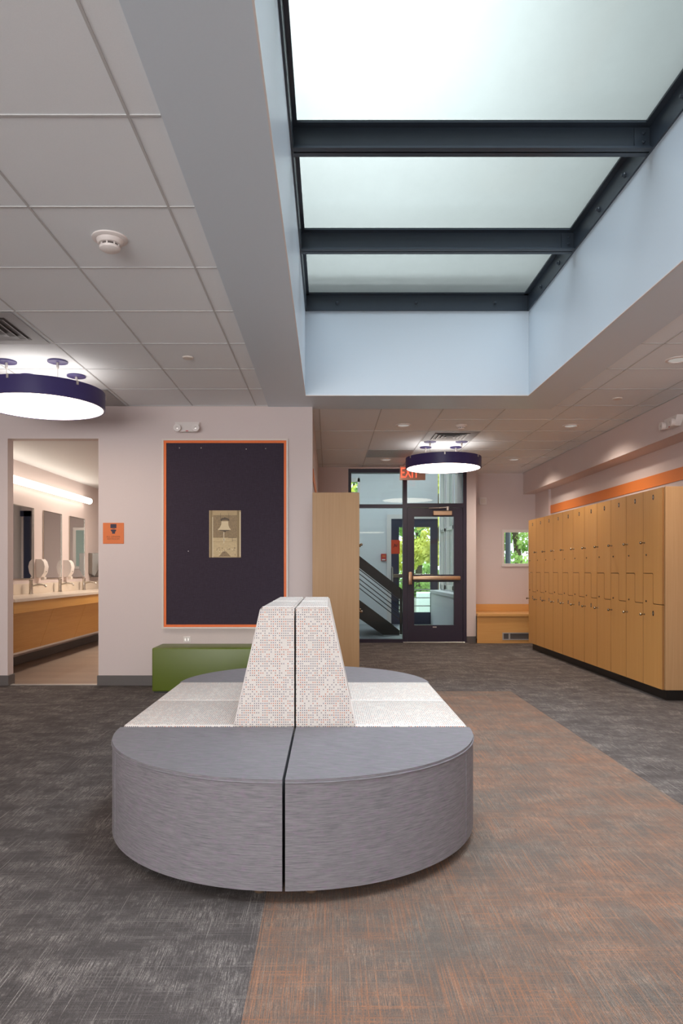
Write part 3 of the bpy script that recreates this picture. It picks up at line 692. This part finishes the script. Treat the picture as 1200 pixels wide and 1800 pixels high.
# thermostat-like plate on the alcove wall
t = thing('alarm_plate', (2.545, 11.37, 2.265), 'small square white alarm plate high on the alcove wall', 'wall plate')
MB().box(-.06, .06, -.03, -.0005, -.06, .06, .006).build('cover', M['white'], t); MB().box(-.035, .035, -.034, -.03, -.035, .035, .004).build('grille', M['bulletin_frame'], t)

# ================================================================== CEILING FITTINGS
pend_face = emit('lit_pendant_diffuser', (1.0, .84, .70), PEND_DOWN)
pend_up = emit('lit_pendant_top', (1.0, .92, .86), PEND_UP)
def pendant(loc, label):
    t = thing('ring_pendant', loc, label, 'pendant light', 'violet drum pendant lights')
    z0, z1 = 2.415-CE, 2.55-CE; R = .475
    MB().lathe([(R-.015, z0), (R, z0), (R, z1), (R-.015, z1), (R-.015, z0)], (0,0,0), 'z', 96, caps=False).build('drum_shade', M['purple'], t, True)
    MB().lathe([(R-.015, z0+.004), (R-.015, z0+.008)], (0,0,0), 'z', 96).build('diffuser', pend_face, t)
    MB().lathe([(R-.10, z1-.03), (R-.10, z1-.026)], (0,0,0), 'z', 64).build('upper_diffuser', pend_up, t)
    MB().lathe([(R-.015, z1-.045), (R-.015, z1-.04)], (0,0,0), 'z', 64).build('top_plate', M['white'], t)
    for sx in (-1, 1):
        for sy in (-1, 1):
            c = MB().lathe([(.075, -.001), (.075, -.010), (.070, -.012)], (sx*.196, sy*.196, 0), 'z', 32).build('canopy', M['purple'], t, True)
            MB().lathe([(.011, -.012), (.011, -.05), (.004, -.06)], (sx*.196, sy*.196, 0), 'z', 12).tube([(sx*.196, sy*.196, -.05), (sx*.196, sy*.196, z1-.04)], .002, 6).build('suspension_cable', M['alu'], c)
    for k in range(6):
        a = 2*PI*k/6+.4; MB().box(-.008, .008, -.004, .004, 0, .03).build('clip', M['alu'], t)
        o = bpy.data.objects[[x.name for x in bpy.data.objects if x.name.startswith('clip')][-1]]
        o.location = ((R+.003)*math.cos(a), (R+.003)*math.sin(a), z1-.03); o.rotation_euler.z = a+PI/2
    return t
pa = pendant((-2.27, 5.48, CE), 'large violet drum pendant hanging at left, by the restroom doorway')
copy_thing(pa, (1.458, 8.76, CE), 'violet drum pendant hanging in front of the exit door')
copy_thing(pa, (-2.27, 1.6, CE), 'unseen violet drum pendant added for fill light at left, nearest the camera')  # this and the next two pendants are unseen, added for more light
copy_thing(pa, (-2.27, -2.2, CE), 'violet drum pendant added for fill light behind the camera at left')
copy_thing(pa, (1.458, -2.0, CE), 'violet drum pendant added for fill light behind the camera at right')

can_face = emit('lit_downlight_lens', (1.0, .90, .82), .4)
def downlight(loc, label, watts=16):
    t = thing('recessed_downlight', loc, label, 'downlight', 'round recessed ceiling downlights')
    MB().lathe([(.085, 0), (.085, -.006), (.066, -.009), (.062, -.001)], (0,0,0), 'z', 40, caps=False).build('trim_ring', M['white'], t, True)
    MB().lathe([(.062, -.0005), (.062, -.002)], (0,0,0), 'z', 40).build('lens', can_face, t)
    l = lamp('downlight_lamp', 'SPOT', (loc[0], loc[1], loc[2]-.02), watts, (1, .86, .73), spot_size=2.6, spot_blend=1.0, shadow_soft_size=.05)
    return t
DL = [((.828, 7.60), 'round downlight in the ceiling just past the skylight, left of the small smoke detector'), ((.83, 9.97), 'round downlight in the ceiling beside the exit sign'),
      ((2.68, 7.63), 'round downlight in the right ceiling strip, level with the middle lockers'), ((2.65, 5.24), 'round downlight in the right ceiling strip, nearest the camera'),
      ((2.68, 9.95), 'round downlight in the right ceiling strip, nearest the back wall'), ((2.65, 2.9), 'round downlight over the right aisle beside the camera')]
for (x, y), lab in DL: downlight((x, y, CE), lab, 95 if x > 2 else 30)

def smoke(loc, label, s=1.0):
    t = thing('smoke_detector', loc, label, 'smoke detector', 'white smoke detectors')
    MB().lathe([(.084*s, 0), (.084*s, -.006*s), (.074*s, -.011*s), (.062*s, -.012*s)], (0,0,0), 'z', 40).build('base_ring', M['white'], t, True)
    MB().lathe([(.064*s, -.010*s), (.056*s, -.030*s), (.052*s, -.032*s), (.045*s, -.032*s)], (0,0,0), 'z', 40).build('body', M['white'], t, True)
    MB().lathe([(.040*s, -.030*s), (.040*s, -.046*s)], (0,0,0), 'z', 32).build('sensor_slot', M['rubber'], t)
    for k in range(8):
        a = k*PI/4; MB().box(.040*s, .046*s, -.003, .003, -.046*s, -.031*s).build('rib', M['white'], t).rotation_euler.z = a
    MB().lathe([(.050*s, -.044*s), (.048*s, -.054*s), (.034*s, -.062*s), (.001, -.064*s)], (0,0,0), 'z', 32).build('cap', M['white'], t, True)
    return t
smoke((-1.055, 3.33, CE), 'white smoke detector on the tiled ceiling at upper left')
smoke((1.465, 7.62, CE), 'small white smoke detector beside the far air diffuser', .75)
for (x, y), lab in (((-1.057, 5.19), 'flat round sprinkler cover in the left tiled ceiling'), ((2.69, 6.42), 'flat round sprinkler cover in the right ceiling strip')):
    tag(MB().lathe([(.042, 0), (.042, -.006), (.038, -.010), (.001, -.011)], (0,0,0), 'z', 28).build('sprinkler_cover', M['bulletin_frame'], None, True), lab, 'sprinkler cover', 'flat sprinkler covers').location = (x, y, CE)

def diffuser(loc, label):
    t = thing('air_diffuser', loc, label, 'air vent', 'square ceiling air diffusers')
    h = .298; MB().box(-h, h, -h, h, -.006, -.0045).build('face_panel', M['grille'], t)
    b = MB(); b.box(-.21, .21, -.21, .21, -.0075, -.006); b.build('dark_throat', M['rubber'], t)
    for k in range(4):
        r = .20-.046*k; z = -.010-.003*k
        b = MB(); w_ = .022
        for (a1, a2) in (((-r, -r), (r, -r)), ((r, -r), (r, r)), ((r, r), (-r, r)), ((-r, r), (-r, -r))):
            p0, p1 = Vector((*a1, 0)), Vector((*a2, 0)); n = Vector((-(p1-p0).y, (p1-p0).x, 0)).normalized()
            q0, q1 = p0+n*w_+(p1-p0).normalized()*w_, p1+n*w_-(p1-p0).normalized()*w_
            b.face([(p0.x, p0.y, z-.006), (p1.x, p1.y, z-.006), (q1.x, q1.y, z+.004), (q0.x, q0.y, z+.004)])
        b.build('vane', M['tbar'], t)
    return t
diffuser((-2.262, 4.57, CE), 'grey square air diffuser above the large violet pendant at left')
diffuser((1.447, 8.225, CE), 'square air diffuser in the ceiling before the far violet pendant')
def perf(loc, label, w_=.298, d_=.298):
    t = NT('perforated_metal'); x, y, z = t.sep(t.pos())
    a = t.math('SUBTRACT', t.math('FRACT', t.math('MULTIPLY', x, 62.0)), .5); b = t.math('SUBTRACT', t.math('FRACT', t.math('MULTIPLY', y, 62.0)), .5)
    h = t.math('LESS_THAN', t.math('ADD', t.math('MULTIPLY', a, a), t.math('MULTIPLY', b, b)), .045)
    t.bsdf(t.mix(h, lin('b4b4b5'), lin('4c4c4e')), .5)
    tag(MB().box(-w_, w_, -d_, d_, -.006, -.0045).build('return_grille', t.m), label, 'air vent', 'perforated return air grilles').location = loc
perf((-2.262, 6.40, CE), 'perforated grey return grille in the left ceiling by the wall')
perf((.83, 9.45, CE), 'perforated return grille in the ceiling left of the far pendant')
# exit sign
t = thing('exit_sign', (1.25, 10.25, CE), 'red lettered exit sign hanging behind the far violet pendant', 'exit sign')
MB().box(-.19, .19, -.012, .012, -.26, -.05, .004).build('sign_plate', plain('clear_beige_plate', 'c99a86', .3), t)
MB().box(-.08, .08, -.03, .03, -.05, -.001, .006).build('ceiling_bracket', M['white'], t)
ex = emit('red_lit_letters', (1.0, .10, .05), 2.2)
text_mesh('EXIT', .215, .002, ex, 'sign_text', t, (-.045, -.0135, -.158), sx=.62)
text_mesh('EXIT', .215, .002, ex, 'sign_text', t, (.03, .0135, -.158), rot=(PI/2, 0, PI), sx=.62)

# ================================================================== RESTROOM
t = thing('vanity_counter', (-3.7, 9.05, 0), 'long cream vanity counter with honey wood front in the restroom', 'vanity')
MB().box(.012, .57, -2.15, 2.1, .80, .835, .004).build('countertop', M['counter'], t)
MB().box(.004, .022, -2.15, 2.1, .835, .96, .003).build('backsplash', M['counter'], t)
MB().box(.535, .553, -2.15, 2.1, .685, .80).build('apron', M['vanity_wood'], t)
for k in range(4):
    y = -2.15+k*1.0625
    MB().prism([(.52, y+.002, .69), (.53, y+.002, .69), (.37, y+.002, .245), (.35, y+.002, .245)], (0, 1.0585, 0)).build('front_panel', M['vanity_wood'], t)
MB().box(.02, .37, -2.15, 2.1, .225, .245).build('bottom_rail', M['alu'], t)
ml = ['nearest the doorway', 'in the middle of the three', 'farthest into the restroom']
for k, y in enumerate((8.33, 9.235, 10.135)):
    t = thing('wall_mirror', (-3.7, y, 0), f'tall framed mirror above the vanity, {ml[k]}', 'mirror', 'tall mirrors above the vanity')
    ho = MB(); ho.box(.002, .016, -.305, -.295, 1.017, 1.90).box(.002, .016, .295, .305, 1.017, 1.90).box(.002, .016, -.295, .295, 1.89, 1.90).box(.002, .016, -.295, .295, 1.017, 1.027)
    ho.build('mirror_frame', M['chrome'], t); MB().box(.002, .010, -.295, .295, 1.027, 1.89).build('mirror_glass', M['mirror'], t)
    t = thing('faucet', (-3.6, y+.02, .835), f'chrome faucet on the vanity, {ml[k]}', 'faucet', 'chrome vanity faucets')
    MB().lathe([(.028, 0), (.026, .01), (.021, .02), (.021, .15), (.024, .16), (.022, .175), (.001, .178)], (0,0,0), 'z', 20).build('faucet_body', M['chrome'], t, True)
    MB().tube([(.01, 0, .10), (.08, 0, .115), (.15, 0, .115), (.175, 0, .10), (.18, 0, .085)], .011, 10).build('spout', M['chrome'], t, True)
for k, y in enumerate((8.78, 9.685)):
    t = thing('soap_dispenser', (-3.7, y, 1.13), 'white wall soap dispenser between the '+('first and second' if k == 0 else 'second and third')+' restroom mirrors', 'soap dispenser', 'white soap dispensers')
    b = MB(); b.prism([(.002, -.06, -.10), (.06, -.06, -.10), (.10, -.06, -.04), (.115, -.06, .04), (.10, -.06, .10), (.07, -.06, .135), (.002, -.06, .135)], (0, .12, 0), .012, 3); b.build('housing', M['white'], t, True)
    MB().box(.05, .10, -.035, .035, -.13, -.09, .008).build('push_lever', M['bulletin_frame'], t, True)
    MB().box(.108, .113, -.006, .006, -.03, -.018).build('lock', M['rubber'], t)
t = thing('towel_dispenser', (-3.7, 10.78, 1.2), 'grey metal paper towel dispenser past the last restroom mirror', 'paper towel dispenser')
MB().prism([(.002, -.15, -.12), (.10, -.15, -.16), (.16, -.15, -.05), (.16, -.15, .19), (.002, -.15, .19)], (0, .30, 0), .006, 2).build('housing', plain('brushed_steel', '8d8780', .3, .8), t, True)
MB().box(.03, .09, -.11, .11, -.18, -.15).build('paper_slot', M['rubber'], t)
t = thing('tube_light', (-3.7, 8.8, 2.17), 'long white linear light mounted above the restroom mirrors', 'wall light')
MB().box(.002, .05, -1.75, 1.65, -.02, .04, .004).build('back_plate', M['white'], t)
MB().tube([(.085, -1.74, 0), (.085, 1.64, 0)], .045, 20).build('lit_tube', emit('lit_tube', (1.0, .90, .76), 5.5), t)

t = thing('recessed_downlight', (-2.4, 9.6, 2.43), 'unseen round downlight added to brighten the restroom', 'downlight', 'round recessed ceiling downlights')  # unseen fitting, put in with the added restroom fill below
MB().lathe([(.085, 0), (.085, -.006), (.066, -.009), (.062, -.001)], (0,0,0), 'z', 40, caps=False).build('trim_ring', M['white'], t, True)
MB().lathe([(.062, -.0005), (.062, -.002)], (0,0,0), 'z', 40).build('lens', can_face, t)
lamp('restroom_added_fill', 'AREA', (-2.4, 9.6, 2.40), 48, (1, .86, .72), shape='DISK', size=.5)  # added area light that lifts the restroom brightness

# ================================================================== VESTIBULE
t = thing('staircase', (0, 12.0, 0), 'black steel staircase rising to the left behind the entrance glass', 'staircase')
sl = (.595-.08)/(1.238-.545)
def zt(x): return .08+(1.238-x)*sl
for yy in (0, 1.05):
    MB().prism([(-1.55, yy, zt(-1.55)), (1.238, yy, .08), (1.238, yy, .0), (.95, yy, .0), (-1.55, yy, zt(-1.55)-.42)], (0, .05, 0)).build('stringer', M['black'], t)
for k in range(10):
    x = 1.05-.245*k; MB().box(x-.27, x, .05, 1.05, zt(x)-.06, zt(x)-.02).build('tread', M['rubber'], t)
sl2 = (1.37-.793)/(1.287-.545)
def zr(x): return .793+(1.287-x)*sl2
g_ = MB(); g_.prism([(-1.55, -.03, zr(-1.55)), (1.30, -.03, zr(1.30)), (1.30, -.03, zr(1.30)-.21), (-1.55, -.03, zr(-1.55)-.21)], (0, .02, 0)); g_.build('guard_band', M['black'], t)
for dz in (.235, .31, .40, .48, .56):
    MB().tube([(-1.55, -.02, zr(-1.55)-dz), (1.24, -.02, zr(1.24)-dz)], .008, 8).build('rail_bar', M['black'], t)
for x in (1.26, .1, -1.0): MB().box(x-.02, x+.02, -.035, .0, max(0, zt(x)-.05), zr(x)-.02).build('post', M['black'], t)
t = thing('fire_alarm_pull', (1.15, VY, 1.39), 'red fire alarm pull station on the wall behind the sidelight glass', 'fire alarm')
MB().box(-.055, .055, -.04, -.001, -.07, .08, .006).build('box', M['red'], t); MB().box(-.035, .035, -.05, -.04, -.055, -.03, .003).build('handle', M['white'], t)
MB().box(-.03, .03, -.045, -.04, .01, .05, .002).build('panel', M['sign_orange'], t)
t = thing('glass_sign', (1.045, 10.748, 1.49), 'dark orange square sign stuck on the sidelight glass by the door', 'sign')
MB().box(-.068, .068, -.003, -.0005, -.108, .108).build('sign_plate', plain('deep_orange', 'a83a12', .5), t)
MB().tube([(-.03, -.004, -.01), (-.01, -.004, .03), (.01, -.004, 0), (.03, -.004, .05)], .005, 6).tube([(-.02, -.004, .05), (.03, -.004, .01)], .004, 6).build('symbol', M['ink'], t)
vl = emit('vestibule_fill', (.85, .93, 1.0), 60.0)
t = thing('vestibule_fill_lamp', (.6, 12.6, 3.75), 'unseen round flush lamp that brightens the vestibule', 'ceiling light')  # out of view, its strong bluish glow set to brighten the vestibule
MB().lathe([(.25, -.002), (.25, -.06), (.23, -.07)], (0,0,0), 'z', 32).build('rim', M['white'], t); MB().lathe([(.23, -.071), (.22, -.074)], (0,0,0), 'z', 32).build('lens', vl, t)

# ================================================================== OUTSIDE
struct(MB().box(-30, 40, 14.52, 70, -.25, -.12).box(3.6, 40, 6, 14.52, -.25, -.12).build('ground', M['grass']))
tag(MB().box(1.0, 3.2, 14.55, 16.9, -.12, -.01).build('doorstep', M['stone']), 'pale concrete landing outside the outer door', 'landing')
t = thing('outdoor_railing', (0, 17.0, 0), 'horizontal bar railing outside beyond the outer door', 'railing')
for z in (.25, .45, .65, .85, 1.0): MB().tube([(.2, 0, z), (5.5, 0, z)], .014, 6).build('rail_bar', M['rubber'], t)
for x in (.25, 2.85, 5.4): MB().box(x-.025, x+.025, -.02, .03, -.12, 1.03).build('post', M['rubber'], t)
tag(MB().box(2.35, 2.85, 18.0, 18.5, -.12, .55, .03).build('planter', M['white_wall']), 'white square planter outside beyond the railing', 'planter')
tag(MB().box(-1, 9, 19.2, 19.5, -.12, .35, .02).build('garden_wall', M['stone']), 'low stone garden wall below the trees', 'wall')
tag(MB().cyl((3.15, 12.1, -.12), .045, 4).build('downpipe', M['steel']), 'dark round post just outside the small alcove window', 'post')
def tree(loc, R, H, n, mat, label, seed, ls=.13):
    rd = random.Random(seed); t = thing('tree', loc, label, 'tree', 'trees outside')
    MB().tube([(0, 0, 0), (.1, 0, H*.35), (-.05, .1, H*.7), (.1, 0, H)], [.16, .13, .08, .03], 10).build('trunk', M['bark'], t, True)
    b = MB(); cl = [(rd.uniform(-R*.7, R*.7), rd.uniform(-R*.5, R*.5), rd.uniform(.3, H), rd.uniform(R*.2, R*.3)) for _ in range(26)]
    for k in range(n):
        c = rd.choice(cl); v = Vector((rd.gauss(0, 1), rd.gauss(0, 1), rd.gauss(0, 1))).normalized()*c[3]*rd.uniform(.6, 1)
        p = Vector(c[:3])+v; a = Vector((rd.gauss(0, 1), rd.gauss(0, 1), rd.gauss(0, 1))).normalized(); u = a.orthogonal().normalized(); w_ = a.cross(u); s = ls*rd.uniform(.6, 1.3)
        b.face([p-u*s*.5, p+w_*s*.3, p+u*s*.6, p-w_*s*.3])
    f = b.build('foliage', mat, t); return t
tree((3.35, 20.6, -.12), 1.5, 4.4, 9500, M['leaf_yellow'], 'yellow-green tree seen through the outer door glass', 3, .16)
tree((3.6, 28.0, -.12), 2.4, 5.6, 8000, M['leaf_green'], 'green tree standing behind and between the two nearest trees outside', 5, .18)
tree((6.4, 23.6, -.12), 1.6, 4.6, 10000, M['leaf_green'], 'bright green tree seen through the small alcove window', 8, .14)
tree((9.2, 27.0, -.12), 2.2, 4.6, 5000, M['leaf_green'], 'darker green tree at the right of the alcove window view', 11, .18)
tree((-.6, 21.5, -.12), 1.6, 5.2, 5000, M['leaf_yellow'], 'yellowish tree behind the high vestibule window', 13, .16)
tree((.9, 25.5, -.12), 1.6, 5.0, 5000, M['leaf_green'], 'green tree in the distance left of the outer door view', 15, .18)
